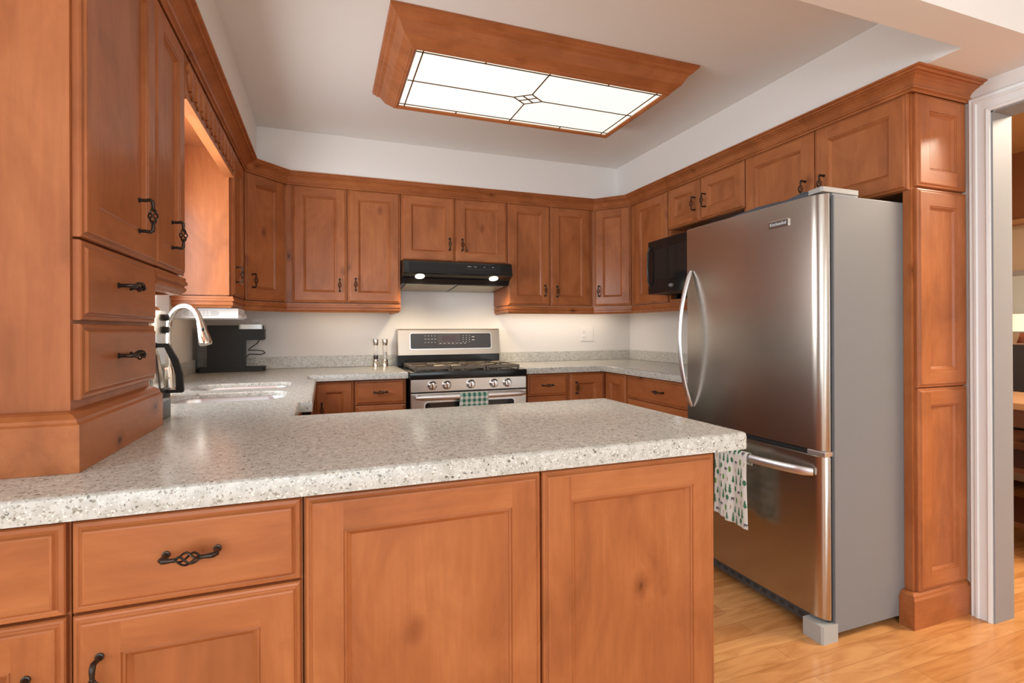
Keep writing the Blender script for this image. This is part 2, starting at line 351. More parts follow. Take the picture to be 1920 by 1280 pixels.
# --- back wall uppers
R90 = PI/2; FB = 3.523; FX = -.45; RX_ = 2.170
cabinet('wall_cabinet', 'tall two-door wall cabinet left of the black range hood', (-.225, FB, Z0), 0, .708, YB-FB, .75,
        [('door', .033, .362, DB, DTt, ('v', .283, .112)), ('door', .366, .705, DB, DTt, ('v', .049, .119))], GU)
cabinet('wall_cabinet', 'short two-door wall cabinet directly above the black range hood', (.483, FB, 1.643), 0, .763, YB-FB, .457,
        [('door', .003, .374, .002, .454, ('v', .331, .122)), ('door', .378, .760, .002, .454, ('v', .047, .122))], GU)
cabinet('wall_cabinet', 'tall two-door wall cabinet right of the black range hood', (1.246, FB, Z0), 0, .707, YB-FB, .75,
        [('door', .005, .340, DB, DTt, ('v', .288, .109)), ('door', .344, .680, DB, DTt, ('v', .047, .104))], GU)
# --- diagonal corner uppers
def tolocal(o, rz, pts):
    c, s = math.cos(-rz), math.sin(-rz); return [((x-o[0])*c-(y-o[1])*s, (x-o[0])*s+(y-o[1])*c) for x, y in pts]
def diag(label, a, b, rest, hx):
    a, b = Vector(a), Vector(b); d = (b-a); W = d.length; d.normalize(); nrm = Vector((-d.y, d.x)); rz = math.atan2(d.y, d.x)
    o = a+nrm*.02; P = tolocal(o, rz, [tuple(a+nrm*.02), tuple(b+nrm*.02)]+rest)
    t = cabinet('corner_wall_cabinet', label, (o.x, o.y, Z0), rz, 0, 0, .75, [('door', .006, W-.006, DB, DTt, ('v', hx, .112))], GU, poly=P)
    return t
diag('angled corner wall cabinet with one door at left end of the back wall', (-.43, 3.29), (-.225, 3.503), [(-.2255, FB), (-.2255, YB), (XL, YB), (XL, 3.2805), (FX, 3.2805)], .045)
diag('angled corner wall cabinet with one door at right end of the back wall', (1.953, 3.503), (2.15, 3.285), [(RX_, 3.2705), (XR, 3.2705), (XR, YB), (1.9535, YB), (1.9535, FB)], .04)
# --- left wall uppers
cabinet('wall_cabinet', 'narrow one-door wall cabinet between the sink window and the angled corner', (FX, 2.90, Z0), R90, .38, FX-XL, .75,
        [('door', .030, .375, DB, DTt, ('v', .045, .11))], GU)
cabinet('wall_cabinet', 'wall cabinet with one tall door on the near side of the sink window', (FX, 1.649, Z0), R90, .311, FX-XL, .75,
        [('door', .001, .309, DB, DTt, ('v', .145, .108))], GU)
tw = cabinet('tower_cabinet', 'near left cabinet standing on the worktop with one tall door above two drawers', (FX, 1.190, 1.0), R90, .459, FX-XL-.004, 1.0985,
        [('door', .009, .457, .352, 1.097, ('v', .304, .105)), ('drawer', .009, .457, .193, .3465, ('h', .205, .080)), ('drawer', .009, .457, .041, .186, ('h', .205, .076))], None)
bp = [(-.03, 0.0), (.032, 0.0), (.032, .086), (.026, .090), (.026, .096), (.014, .104), (.004, .107), (-.018, .107), (-.03, .107)]
MB().sweep([(-.018, .31), (-.018, 0), (.459, 0)], bp).build('base_moulding', WX, tw, (0, 0, -.0845))
# --- right wall uppers
RX = 2.170
cabinet('wall_cabinet', 'one-door wall cabinet between the right angled corner and the microwave', (RX, 3.27, Z0), -R90, .41, XR-RX, .75,
        [('door', .02, .405, DB, DTt, None)], GU)
def shelf(b):
    b.box(0, .67, 0, XR-RX, -.480, -.462); b.box(.652, .67, 0, XR-RX, -.462, 0); b.box(0, .012, 0, XR-RX, -.462, 0)
cabinet('wall_cabinet', 'short two-door wall cabinet above the black microwave', (RX, 2.859, 1.830), -R90, .669, XR-RX, .27,
        [('door', .002, .316, .002, .266, ('v', .274, .112)), ('door', .320, .667, .002, .266, ('v', .047, .112))], GU, extra=shelf)
cabinet('wall_cabinet', 'short two-door wall cabinet above the stainless fridge', (RX, 2.188, 1.715), -R90, .800, XR-RX, .385,
        [('door', .002, .420, .002, .382, ('v', .375, .115)), ('door', .424, .829, .002, .382, ('v', .050, .115))], GU)
# --- tall end panel beside fridge
PL = XR-.001-2.171
tp = cabinet('tall_end_panel', 'full-height paneled wood end panel between the fridge and the white doorway', (2.171, 1.357, 0), 0, PL, .0, 2.0985,
        [('panel', .013, PL-.002, .135, .932, None), ('panel', .013, PL-.002, .936, 1.722, None), ('panel', .013, PL-.002, 1.730, 2.096, None)], None, poly=[(0, 0), (PL, 0), (PL, .030), (0, .030)])
MB().sweep([(-.006, .03), (-.006, 0), (PL, 0)], [(0, 0), (.028, 0), (.028, .112), (.022, .118), (.020, .126), (.010, .134), (0, .134)]).build('base_moulding', WX, tp)

# --- crown moulding and light rails
prof = [(0, 2.0988), (.0215, 2.0988), (.0215, 2.091), (.025, 2.091), (.027, 2.094), (.027, 2.099), (.036, 2.102), (.038, 2.106), (.036, 2.110), (.029, 2.112), (.029, 2.115), (.033, 2.122), (.041, 2.131), (.053, 2.139), (.064, 2.143), (.064, 2.147), (.074, 2.147), (.077, 2.150), (.077, 2.154), (.087, 2.155), (.090, 2.158), (.090, 2.1615), (0, 2.1615)]
cr = MB().sweep([(XL, 1.190), (FX, 1.190), (FX, 3.30), (-.232, FB), (1.962, FB), (RX-.002, 3.292), (RX-.002, 1.357), (XR-.001, 1.357)], prof).build('crown_moulding', WX)
tag(cr, 'continuous wood crown moulding along the top of all the wall cabinets', 'moulding')
rail = [(-.02, 1.289), (.006, 1.289), (.008, 1.296), (.013, 1.299), (.017, 1.305), (.017, 1.312), (.013, 1.315), (.013, 1.319), (.020, 1.322), (.020, 1.332), (.016, 1.335), (.016, 1.3455), (-.02, 1.3455)]
def lrail(path, label): tag(MB().sweep(path, rail).build('light_rail', WX), label, 'moulding', 'light rails below the wall cabinets')
lrail([(XL+.066, 2.922), (FX, 2.922), (FX, 3.30), (-.232, FB), (.464, FB), (.464, YB-.002)], 'wood light rail under the corner and wall cabinets left of the hood')
lrail([(1.266, YB-.002), (1.266, FB), (1.962, FB), (RX-.002, 3.292), (RX-.002, 2.2)], 'wood light rail under the wall cabinets right of the hood')
lrail([(FX, 1.652), (FX, 1.958), (XL+.03, 1.958)], 'short wood light rail under the cabinet before the sink window')
# --- valance over the sink window
vt = thing('window_valance', 'carved wood valance bridging the cabinets above the sink window', 'valance', (FX, 1.962, 1.94))
b = MB().box(0, .018, 0, .936, .0125, .155); b.box(-.016, .023, 0, .936, 0, .012); b.build('board', WY, vt)
cv = MB()
for i in range(11):
    y = .05+i*.084
    cv.ell((.020, y, .088), (.014, .024, .046), 12, rot=.25); cv.ell((.020, y+.030, .055), (.010, .013, .026), 10, rot=-.5); cv.ell((.020, y-.028, .115), (.010, .012, .026), 10, rot=-.5)
    cv.tube([(.022, y+.036, .03), (.025, y+.042, .075), (.022, y+.046, .13)], .0035, 6); cv.tube([(.022, y+.046, .03), (.025, y+.042, .075), (.022, y+.036, .13)], .0035, 6)
cv.build('carved_leaves', WZ, vt, smooth=60)
MB().box(XL-FX+.002, 0, 0, .936, .14, .152).build('ceiling_board', WY, vt)
pk = MB().lathe([(.034, 0), (.034, -.010), (.028, -.013), (.026, -.008)], n=20).build('puck_light', BRONZE)
pk.location = (-.52, 2.40, 2.0795); tag(pk, 'round dark puck lamp under the board above the sink window', 'lamp')
MB().lathe([(.024, -.0075), (.02, -.010)], n=20).build('lens', mat('puck_lens', (1, 1, 1), .3, emit=(1, .8, .55), es=12), pk)

# ------------------------------------------------------------------ worktops
def worktop(mb, outer, holes, zt=.915, zb=.875):
    B = [(0, zb), (0, zb+.004), (0, zt-.010), (.0015, zt-.004), (.006, zt-.0008), (.011, zt)]
    loops = []
    bm = bmesh.new()
    def strip(poly, sgn):
        rings = []
        for d, z in B:
            q = inset(poly, sgn*d) if d else poly
            rings.append([bm.verts.new((x, y, z)) for x, y in q])
        n = len(poly)
        for a, c in zip(rings, rings[1:]):
            for k in range(n): bm.faces.new((a[k], a[(k+1) % n], c[(k+1) % n], c[k]))
        return rings[0], rings[-1]
    bots, tops = [], []
    for p, s in [(outer, 1)]+[(h, -1) for h in holes]:
        if s < 0: B = [(0, zt-.019), (0, zt-.006), (.0015, zt-.003), (.005, zt)]
        a, c = strip(p, s); bots.append(a); tops.append(c)
    for grp in (tops, bots):
        es = []
        for lp in grp:
            for k in range(len(lp)):
                e = bm.edges.get((lp[k], lp[(k+1) % len(lp)])); es.append(e)
        bmesh.ops.triangle_fill(bm, use_beauty=True, use_dissolve=False, edges=es)
    bm.verts.index_update(); mb.add([v.co for v in bm.verts], [[v.index for v in f.verts] for f in bm.faces]); bm.free()
def arc(cx, cy, r, a0, a1, n=5): return [(cx+r*math.cos(a0+(a1-a0)*k/n), cy+r*math.sin(a0+(a1-a0)*k/n)) for k in range(n+1)]
outer = [(XL, .988)]+arc(.966, 1.008, .02, -PI/2, 0)+arc(.966, 1.667, .02, 0, PI/2)+[(-.088, 1.687), (-.088, 2.012), (-.044, 2.012), (-.044, 2.905), (-.09, 2.93), (-.09, 3.192), (.482, 3.192), (.482, YB), (XL, YB)]
hf = rrect(-.556, -.156, 2.535, 2.815, .075); hn = rrect(-.548, -.152, 2.112, 2.405, .075)
wt = thing('worktop', 'speckled beige quartz worktop forming the peninsula, sink run and left back run', 'worktop', (0, 0, 0))
mb = MB(); worktop(mb, outer, [hf, hn]); mb.build('slab', GR, wt, smooth=35)
MB().box(-.746, .482, YB-.02, YB, .9155, .994, .002).build('backsplash', GR, wt); MB().box(XL, XL+.02, 1.66, YB, .9155, .994, .002).build('backsplash', GR, wt)
wt2 = thing('worktop', 'speckled beige quartz worktop right of the range running to the fridge', 'worktop', (0, 0, 0))
mb = MB(); worktop(mb, [(1.262, 3.192), (1.852, 3.192), (1.852, 2.20), (XR, 2.20), (XR, YB), (1.262, YB)], []); mb.build('slab', GR, wt2, smooth=35)
MB().box(1.262, XR-.02, YB-.02, YB, .9155, .994, .002).build('backsplash', GR, wt2); MB().box(XR-.02, XR, 2.2, YB, .9155, .994, .002).build('backsplash', GR, wt2)
# --- sink
sk = thing('kitchen_sink', 'double-bowl stainless undermount sink set into the left worktop', 'sink', (0, 0, 0))
for h, nm in ((hf, 'bowl'), (hn, 'bowl')):
    rings = [(-.001, .8955), (.003, .8955), (.006, .888), (.010, .80), (.022, .735), (.04, .718), (.08, .712)]
    mb = MB(); P = [[(x, y, z) for x, y in inset(h, d)] for d, z in rings]; n = len(h)
    for a, c in zip(P, P[1:]): mb.add(a+c, [(k, (k+1) % n, n+(k+1) % n, n+k) for k in range(n)])
    mb.add(P[-1], [tuple(range(n))]); mb.build(nm, mat('sink_steel', (.78, .80, .83), .34, 1) if nm == 'bowl' else ST, sk, smooth=60)
    cx = sum(p[0] for p in h)/n; cy = sum(p[1] for p in h)/n
    MB().lathe([(.04, .713), (.042, .716), (.03, .716), (.028, .713)], (cx, cy, 0), 20).build('drain', CHROME, sk, smooth=40)
# --- base cabinets
BH = .875-.10
def base(label, o, rz, W, D, fronts): return cabinet('base_cabinet', label, o, rz, W, D, BH-.0005, fronts, GB)
DR = (.619, .765); LW = (.004, .614)
base('base cabinet with one plain door in the back left corner beside the sink run', (-.08, 3.242, .10), 0, .245, YB-3.242, [('door', .022, .240, .004, .765, ('v', .04, .60))])
base('base cabinet with a drawer just left of the gas range', (.166, 3.242, .10), 0, .310, YB-3.242, [('drawer', .004, .304, *DR, ('h', .148, .076)), ('drawer', .004, .304, .31, .614, ('h', .148, .15)), ('drawer', .004, .304, .004, .305, ('h', .148, .15))])
base('narrow base cabinet with a drawer just right of the gas range', (1.288, 3.242, .10), 0, .304, YB-3.242, [('drawer', .003, .296, *DR, ('h', .142, .072)), ('drawer', .003, .296, .31, .614, ('h', .142, .15)), ('drawer', .003, .296, .004, .305, ('h', .142, .15))])
t = thing('corner_base_cabinet', 'L-shaped corner base cabinet with two doors meeting in the back right corner', 'cabinet', (1.594, 3.242, .10), 0, GB)
MB().prism([(0, 0), (.3075, 0), (.3075, -.290), (XR-1.597, -.290), (XR-1.597, YB-3.245), (0, YB-3.245)], 0, BH-.0005).build('body', WZ, t)
o = obj('door', front_mesh('door', .270, .761, 'door'), t, (.013, -.0005, .004)); handle(o, .045, .66)
o = obj('door', front_mesh('door', .266, .761, 'door'), t, (.3070, -.022, .004), (0, 0, -R90))
base('wide drawer base cabinet between the back right corner and the fridge', (1.9015, 2.950, .10), -R90, .745, XR-1.9045, [('drawer', .010, .735, *DR, ('h', .36, .075)), ('drawer', .010, .735, .31, .614, ('h', .36, .15)), ('drawer', .010, .735, .004, .305, ('h', .36, .15))])
# sink run (fronts face the room) and peninsula
t = thing('sink_base_cabinet', 'base cabinet under the double sink, hidden behind the peninsula worktop', 'cabinet', (-.135, 2.06, .10), R90, GB)
MB().box(0, .84, 0, .60, 0, .58).box(0, .84, 0, .018, .58, .774).box(0, .018, .018, .6, .58, .774).box(.822, .84, .018, .6, .58, .774).build('body', WZ, t)
for x0, x1 in ((.004, .418), (.422, .836)): obj('door', front_mesh('door', x1-x0, .76, 'door'), t, (x0, -.0005, .004))
base('narrow base cabinet between the sink run and the peninsula', (-.15, 1.70, .10), R90, .355, .60, [('door', .004, .35, .004, .765, ('v', .30, .60))])
base('narrow base cabinet beyond the sink near the back corner', (-.15, 2.905, .10), R90, .33, .60, [])
PY = 1.026
base('peninsula base cabinet with a drawer over a door, second from the left', (-.384, PY, .10), 0, .344, .60, [('drawer', .003, .341, *DR, ('h', .168, .078)), ('door', .003, .341, .004, .614, ('v', .038, .505))])
base('leftmost peninsula base cabinet, cut off by the left edge of the photo', (-.765, PY, .10), 0, .378, .60, [('drawer', .003, .375, *DR, ('h', .19, .078)), ('door', .003, .375, .004, .614, ('v', .325, .49))])
t = cabinet('peninsula_cabinet', 'peninsula end cabinet faced with two large recessed wood panels', (-.038, PY, 0), 0, .938, .60, .8745,
        [('panel', .003, .470, .10, .866, None), ('panel', .475, .932, .10, .866, None)], None)

# ------------------------------------------------------------------ ceiling light box
cl = thing('ceiling_light', 'large rectangular wood-framed ceiling light with leaded opal glass', 'ceiling light', (.95, 2.355, 0))
GX, GY, ZG = .602, .285, 2.312
fr = MB()
# profile measured outward from the glass edge
pr_ = [(-.006, ZG+.004), (-.006, ZG-.006), (.006, ZG-.014), (.012, ZG-.010), (.016, ZG-.010), (.020, ZG-.004), (.028, ZG+.002), (.032, ZG+.006), (.052, ZG+.022), (.078, ZG+.062), (.092, ZG+.070), (.096, ZG+.076), (.104, ZG+.082), (.110, ZG+.088), (.112, ZC-.0005), (-.006, ZC-.0005)]
path = [(-GX, -GY), (GX, -GY), (GX, GY), (-GX, GY)]
fr.sweep(path, pr_, closed=True).build('frame', WX, cl)
MB().box(-GX+.006, GX-.006, -GY+.006, GY-.006, ZG+.001, ZG+.006).build('diffuser', DIFF, cl)
ld = MB(); z0, z1 = ZG-.002, ZG+.0008
def lead(x0, y0, x1, y1, w=.0028):
    d = Vector((x1-x0, y1-y0)).normalized(); n = Vector((-d.y, d.x))*w
    ld.prism([(x0+n.x, y0+n.y), (x0-n.x, y0-n.y), (x1-n.x, y1-n.y), (x1+n.x, y1+n.y)], z0, z1)
a, b_ = GX-.035, GY-.030
for s in (-1, 1):
    lead(-GX+.006, s*b_, GX-.006, s*b_); lead(s*a, -GY+.006, s*a, GY-.006)
    lead(s*GX*.985, 0, s*.075, 0); lead(0, s*GY*.985, 0, s*.055)
    for x in (-.30, .30): lead(x, s*b_, x, s*(GY-.006))
for (x0, y0), (x1, y1) in (((-.075, 0), (0, .055)), ((0, .055), (.075, 0)), ((.075, 0), (0, -.055)), ((0, -.055), (-.075, 0)), ((-.037, .027), (.037, -.027)), ((-.037, -.027), (.037, .027))): lead(x0, y0, x1, y1)
ld.build('leading', LEAD, cl)

# ------------------------------------------------------------------ range hood
hx0, hx1 = .486, 1.243
hd = thing('range_hood', 'black under-cabinet range hood with two lit lamps above the range', 'range hood', (0, 0, 0))
hp = [(YB-.004, 1.4615), (3.478, 1.487), (3.462, 1.521), (3.396, 1.545), (3.388, 1.552), (3.405, 1.630), (3.425, 1.6405), (YB-.004, 1.6405)]
MB().prism(hp, hx0, hx1, 'x').build('body', BLACK, hd)
pn = [(3.3905, 1.560), (3.3865, 1.560), (3.4005, 1.622), (3.4045, 1.622)]
MB().prism(pn, hx0+.035, hx1-.09, 'x').build('visor_panel', BLACKM, hd)
fo = MB()
for xa, xb in ((hx0+.03, .855), (.875, hx1-.03)): fo.prism([(3.50, 1.4835), (3.50, 1.4815), (YB-.02, 1.4605), (YB-.02, 1.4625)], xa, xb, 'x')
fo.build('grease_filter', mat('filter_mesh', (.45, .40, .28), .4, .9), hd)
for x in (.598, 1.116):
    e = MB(); e.lathe([(.030, -.004), (.031, -.001), (.031, .002)], n=24)
    o = e.build('lamp_lens', GLOW, hd, (x, 3.430, 1.5322), rot=(-.35, 0, 0), smooth=40)
ct = MB(); ct.box(.905, 1.12, 3.3925, 3.396, 1.588, 1.592)
for x in (1.005, 1.07): ct.lathe([(.006, 0), (.006, -.006), (.004, -.007)], (x, 3.398, 1.602), 10, 'y')
for x, w_ in ((.92, .025), (.965, .018), (1.035, .008), (1.095, .012)): ct.box(x, x+w_, 3.3945, 3.3965, 1.603, 1.606, mi=1)
ct.build('switch_strip', [BLACK, MARK], hd)
for x in (.60, 1.115):
    l = bpy.data.lights.new('hood_lamp', 'SPOT'); l.energy = 5; l.color = (1, .78, .5); l.spot_size = 2.2; l.spot_blend = .8; l.shadow_soft_size = .03
    o = bpy.data.objects.new('hood_lamp', l); COL.objects.link(o); o.location = (x, 3.43, 1.49); o.rotation_euler = (.25, 0, 0)

# ------------------------------------------------------------------ gas range
rx0, rx1, RY = .492, 1.253, 3.161
rg = thing('gas_range', 'stainless gas range with black cooktop and five chrome knobs', 'stove', (0, 0, 0))
MB().box(rx0, rx1, RY+.02, YB-.03, .03, .88).box(rx0+.01, rx0+.03, RY+.03, RY+.06, 0, .03).box(rx1-.03, rx1-.01, RY+.03, RY+.06, 0, .03).build('body', BLACK, rg)
MB().box(rx0-.004, rx1+.004, RY-.005, 3.735, .8665, .912, .006).build('cooktop', BLACK, rg, smooth=40)
bz = MB().box(rx0, rx1, 3.715, 3.80, .912, .992, .004); bz.build('backguard_base', BLACK, rg)
bgp = [(3.705, .992), (3.725, 1.172), (3.74, 1.180), (YB-.008, 1.180), (YB-.008, .992)]
bk = MB().prism(bgp, rx0-.001, rx1+.001, 'x'); bgd = bk.build('backguard', steel('reflection_tinted_steel', (.56, .49, .41), .32, 'x'), rg)  # warm reflection on the backguard is put into its steel colour
def onback(mb, poly, h, mi=None):                        # outline laid on the sloping backguard face, raised by h
    n = len(poly); f = lambda z: 3.705+.111*(z-.992)
    mb.add([(x, f(z)+.002, z) for x, z in poly]+[(x, f(z)-h, z) for x, z in poly], [tuple(range(n)), tuple(range(n, 2*n))[::-1]]+[(i, (i+1) % n, n+(i+1) % n, n+i) for i in range(n)], mi)
q = MB(); onback(q, rrect(.572, 1.19, 1.030, 1.152, .016), .002); q.build('bezel', HANDLE, bgd)
q = MB(); onback(q, rrect(.579, 1.183, 1.037, 1.147, .012), .003); dp = q.build('touch_panel', DISP, bgd)
q = MB(); onback(q, rrect(.775, .945, 1.065, 1.142, .004), .0035, 0); onback(q, rrect(.815, .910, 1.090, 1.130, .003), .004, 1)
q.build('display', [mat('panel_tone', (.075, .065, .07), .3), LCD], bgd)
q = MB()
for r in range(3):
    for c_ in range(4): onback(q, [(.680+c_*.024+a*(.009+.004*(r == 1)), 1.080+r*.024+b*.003) for a, b in ((0, 0), (1, 0), (1, 1), (0, 1))], .0045)
q.build('printed_marks', MARK, bgd); q = MB()
for c_ in range(7): onback(q, [(.790+c_*.031+a*.012, 1.072+b*.004) for a, b in ((0, 0), (1, 0), (1, 1), (0, 1))], .0045)
q.build('printed_marks', MARK, bgd); q = MB()
for r in range(4):
    for c_ in range(3): onback(q, [(.965+c_*.024+a*.006, 1.082+r*.0155+b*.004) for a, b in ((0, 0), (1, 0), (1, 1), (0, 1))], .0045)
q.build('printed_marks', MARK, bgd); q = MB()
for r in range(2): onback(q, [(1.035+a*.020, 1.096+r*.022+b*.005) for a, b in ((0, 0), (1, 0), (1, 1), (0, 1))], .0045)
q.build('printed_marks', MARK, bgd)
MB().box(rx0, rx1, RY, RY+.03, .787, .8655, .003).build('knob_panel', STX, rg)
for x in (.6245, .716, .872, 1.026, 1.119):
    k = MB(); k.lathe([(.0285, 0), (.0285, -.006), (.024, -.010), (.021, -.022), (.018, -.026)], n=24, axis='y'); k.box(-.0045, .0045, -.036, -.020, -.020, .020, .002)
    k.build('knob', CHROME, rg, (x, RY-.0005, .828), smooth=40)
od = MB(); od.box(rx0, rx1, RY-.003, RY+.03, .20, .780, .005); odo = od.build('oven_door', STX, rg)
MB().prism(rrect(.580, 1.165, .33, .722, .02), RY-.0065, RY-.001, 'y').build('oven_window', GLASSBLK, odo, smooth=30)
MB().prism(rrect(.572, 1.173, .322, .730, .024), RY-.005, RY-.001, 'y').build('window_trim', HANDLE, odo, smooth=30)
hb = MB(); hb.ribbon([(x, RY-.05-.012*math.sin(PI*(x-.515)/.715), .760) for x in [.515+.715*i/20 for i in range(21)]], [.010]+[.0175]*19+[.010], [.008]+[.012]*19+[.008], (0, 0, 1), 14)
for x in (.532, 1.213): hb.tube([(x, RY, .760), (x, RY-.045, .760)], .009, 10)
hb.build('handle', HANDLE, odo, smooth=50)
MB().box(rx0, rx1, RY+.004, RY+.03, .035, .19, .004).build('drawer', STX, rg)
# grates: three cast-iron frames with fingers, and five burners
BUR = [(.645, 3.34), (.645, 3.585), (.872, 3.46), (1.10, 3.34), (1.10, 3.585)]
gx = [(.522, .752), (.758, .987), (.993, 1.223)]
for xa, xb in gx:
    g = MB(); y0, y1, zt = 3.205, 3.675, .941
    for x in (xa+.006, xb-.006): g.box(x-.006, x+.006, y0, y1, zt-.020, zt, .003)
    for y in (y0+.006, (y0+y1)/2, y1-.006): g.box(xa+.012, xb-.012, y-.006, y+.006, zt-.020, zt, .003)
    cx = (xa+xb)/2
    for cy in ((y0*.75+y1*.25), (y0*.25+y1*.75)):
        for ang in range(0, 360, 45):
            a = math.radians(ang+22.5); c_, s_ = math.cos(a), math.sin(a); L = min(.105/abs(c_), .110/abs(s_)); 
            g.tube([(cx+.028*c_, cy+.028*s_, zt-.004), (cx+L*c_, cy+L*s_, zt-.004)], .0052, 6)
    for x in (xa+.008, xb-.008):
        for y in (y0+.008, y1-.008): g.box(x-.006, x+.006, y-.006, y+.006, .912, zt-.014)
    g.build('grate', IRON, rg)
for x, y in BUR:
    MB().lathe([(.045, .912), (.043, .921), (.034, .924), (.034, .931), (.030, .934)], (x, y, 0), 22).build('burner', mat('burner_cap', (.1, .09, .08), .35, .6) if 'burner_cap' not in bpy.data.materials else bpy.data.materials['burner_cap'], rg, smooth=40)

# ------------------------------------------------------------------ gingham towel on the oven handle
def pattern_cloth(name, W, H, nx, ny, posf, colf, mats, parent=None, thick=.0015):
    vs = [posf(i/nx, j/ny) for j in range(ny+1) for i in range(nx+1)]; mb = MB()
    fs = []; ms = []
    for j in range(ny):
        for i in range(nx):
            fs.append((j*(nx+1)+i, j*(nx+1)+i+1, (j+1)*(nx+1)+i+1, (j+1)*(nx+1)+i)); ms.append(colf((i+.5)/nx*W, (j+.5)/ny*H))
    mb.v = vs; mb.f = fs; mb.m = ms
    o = mb.build(name, mats, parent, smooth=80)
    md = o.modifiers.new('thickness', 'SOLIDIFY'); md.thickness = thick; md.offset = 0
    return o
GRN, GRNM, CREAM, GRYF = mat('towel_green', (.035, .16, .11), .9), mat('towel_pale_green', (.34, .46, .40), .9), mat('towel_white', (.74, .74, .70), .9), mat('towel_grey', (.13, .13, .15), .9)
LEAF = mat('towel_leaf_green', (.14, .30, .08), .9); TANC = mat('towel_tan', (.45, .36, .2), .9)
def ging(u, v):
    a, b = int(u/.0165) % 2, int(v/.0165) % 2
    return 2 if a+b == 2 else (1 if a+b == 1 else 0)
HYO = RY-.062
def ginpos(u, v):                                         # over the bar: short back flap, long front flap
    L = v*.36-.11; x = .785+u*.182
    if L < -.02: y, z = HYO+.0155, .760+L+.02
    elif L < .02: a = (L+.02)/.04*PI; y, z = HYO+.0155*math.cos(a), .762+.0185*math.sin(a)
    else: y, z = HYO-.0155-.002*math.sin(u*14)*min(1, (L-.02)*12), .760-(L-.02)
    return (x+.002*math.sin(v*9), y, z)
gt_ = pattern_cloth('tea_towel', .182, .36, 44, 88, ginpos, ging, [CREAM, GRNM, GRN])
tag(gt_, 'green and white checked tea towel hanging over the oven door handle', 'towel')

# ------------------------------------------------------------------ fridge
fg = thing('refrigerator', 'stainless bottom-freezer refrigerator with grey sides at the right', 'refrigerator', (0, 0, 0))
fx, fy0, fy1 = 1.784, 1.388, 2.165
MB().box(fx+.006, XR-.03, fy0, fy1, .028, 1.672, .004).build('body', GREY, fg)
gk = MB().box(fx-.012, fx+.008, fy0+.012, fy1-.012, .07, 1.66); gk.build('gasket', GAP, fg)
def fdoor(name, z0, z1):
    xf = 1.742; p = [(fx-.010, fy1-.002), (xf+.006, fy1-.002), (xf, fy1-.010)]
    for i in range(9):
        y = fy1-.02-(fy1-.02-1.444)*i/8; p.append((xf-.006*math.sin(PI*(i/8)), y))
    for i in range(1, 9): a = i/8*PI/2; p.append((xf+.030*(1-math.cos(a)), 1.444-.050*math.sin(a)))
    p.append((fx-.010, 1.392))
    mb = MB(); n = len(p); pin = [(x+(.004 if x < 1.77 else 0), y) for x, y in p]
    mb.prism(p, z0+.003, z1-.003); 
    mb2 = MB(); mb2.v = mb.v; mb2.f = mb.f[2:]; mb2.m = mb.m[2:]
    cen = (1.765, 1.78)
    q = [(cen[0]+(x-cen[0])*.85, cen[1]+(y-cen[1])*.996) for x, y in p]
    for zs, ze in ((z0+.003, z0), (z1-.003, z1)):
        mb2.add([(x, y, zs) for x, y in p]+[(x, y, ze) for x, y in q], [(i, (i+1) % n, n+(i+1) % n, n+i) for i in range(n)]); mb2.add([(x, y, ze) for x, y in q], [tuple(range(n))])
    return mb2.build(name, STY, fg, smooth=28)
ud = fdoor('upper_door', .708, 1.678); ld_ = fdoor('freezer_drawer', .078, .690)
N = 24; zz = [.783+(1.463-.783)*i/N for i in range(N+1)]
hv = MB().ribbon([(1.736-.072*math.sin(PI*i/N)**.8, 2.118, z) for i, z in enumerate(zz)], [.009]+[.013]*(N-1)+[.009], [.006]+[.009]*(N-1)+[.006], (0, 1, 0), 14)
hv.build('handle', HANDLE, ud, smooth=60)
yy = [1.432+(2.112-1.432)*i/N for i in range(N+1)]
hh = MB().ribbon([(1.734-.066*math.sin(PI*i/N)**.55, y, .628) for i, y in enumerate(yy)], [.0145]+[.0175]*(N-1)+[.0145], [.006]+[.0075]*(N-1)+[.006], (0, 0, 1), 14)
hh.build('handle', HANDLE, ld_, smooth=60)
hg = MB(); hg.prism([(1.738, 1.402), (1.744, 1.392), (1.93, 1.394), (1.945, 1.41), (1.945, 1.45), (1.79, 1.47), (1.75, 1.46)], 1.682, 1.700); hg.box(1.80, 1.935, 1.40, 1.45, 1.672, 1.684)
hg.build('hinge_cover', GREYP, fg)
MB().box(1.748, fx+.02, 1.394, 1.47, .6905, .7075, .002).build('middle_hinge', HANDLE, fg)
gl = MB().box(1.762, fx+.02, 1.46, fy1-.01, .028, .072, .002)
for i in range(14): gl.box(1.7615, 1.763, 1.50+i*.045, 1.525+i*.045, .042, .058, mi=1)
gl.build('toe_grille', [mat('dark_grey_plastic', (.07, .075, .078), .5), mat('grille_slot', (.04, .04, .042), .6)], fg)
MB().prism([(1.722, 1.394), (1.728, 1.386), (1.80, 1.386), (1.80, 1.470), (1.722, 1.470)], 0, .066).build('hinge_foot', GREYP, fg)
for X_, Y_ in ((2.3, 1.42), (2.3, 2.1), (1.8, 2.1)): MB().box(X_, X_+.04, Y_, Y_+.04, 0, .03).build('foot', GAP, fg)
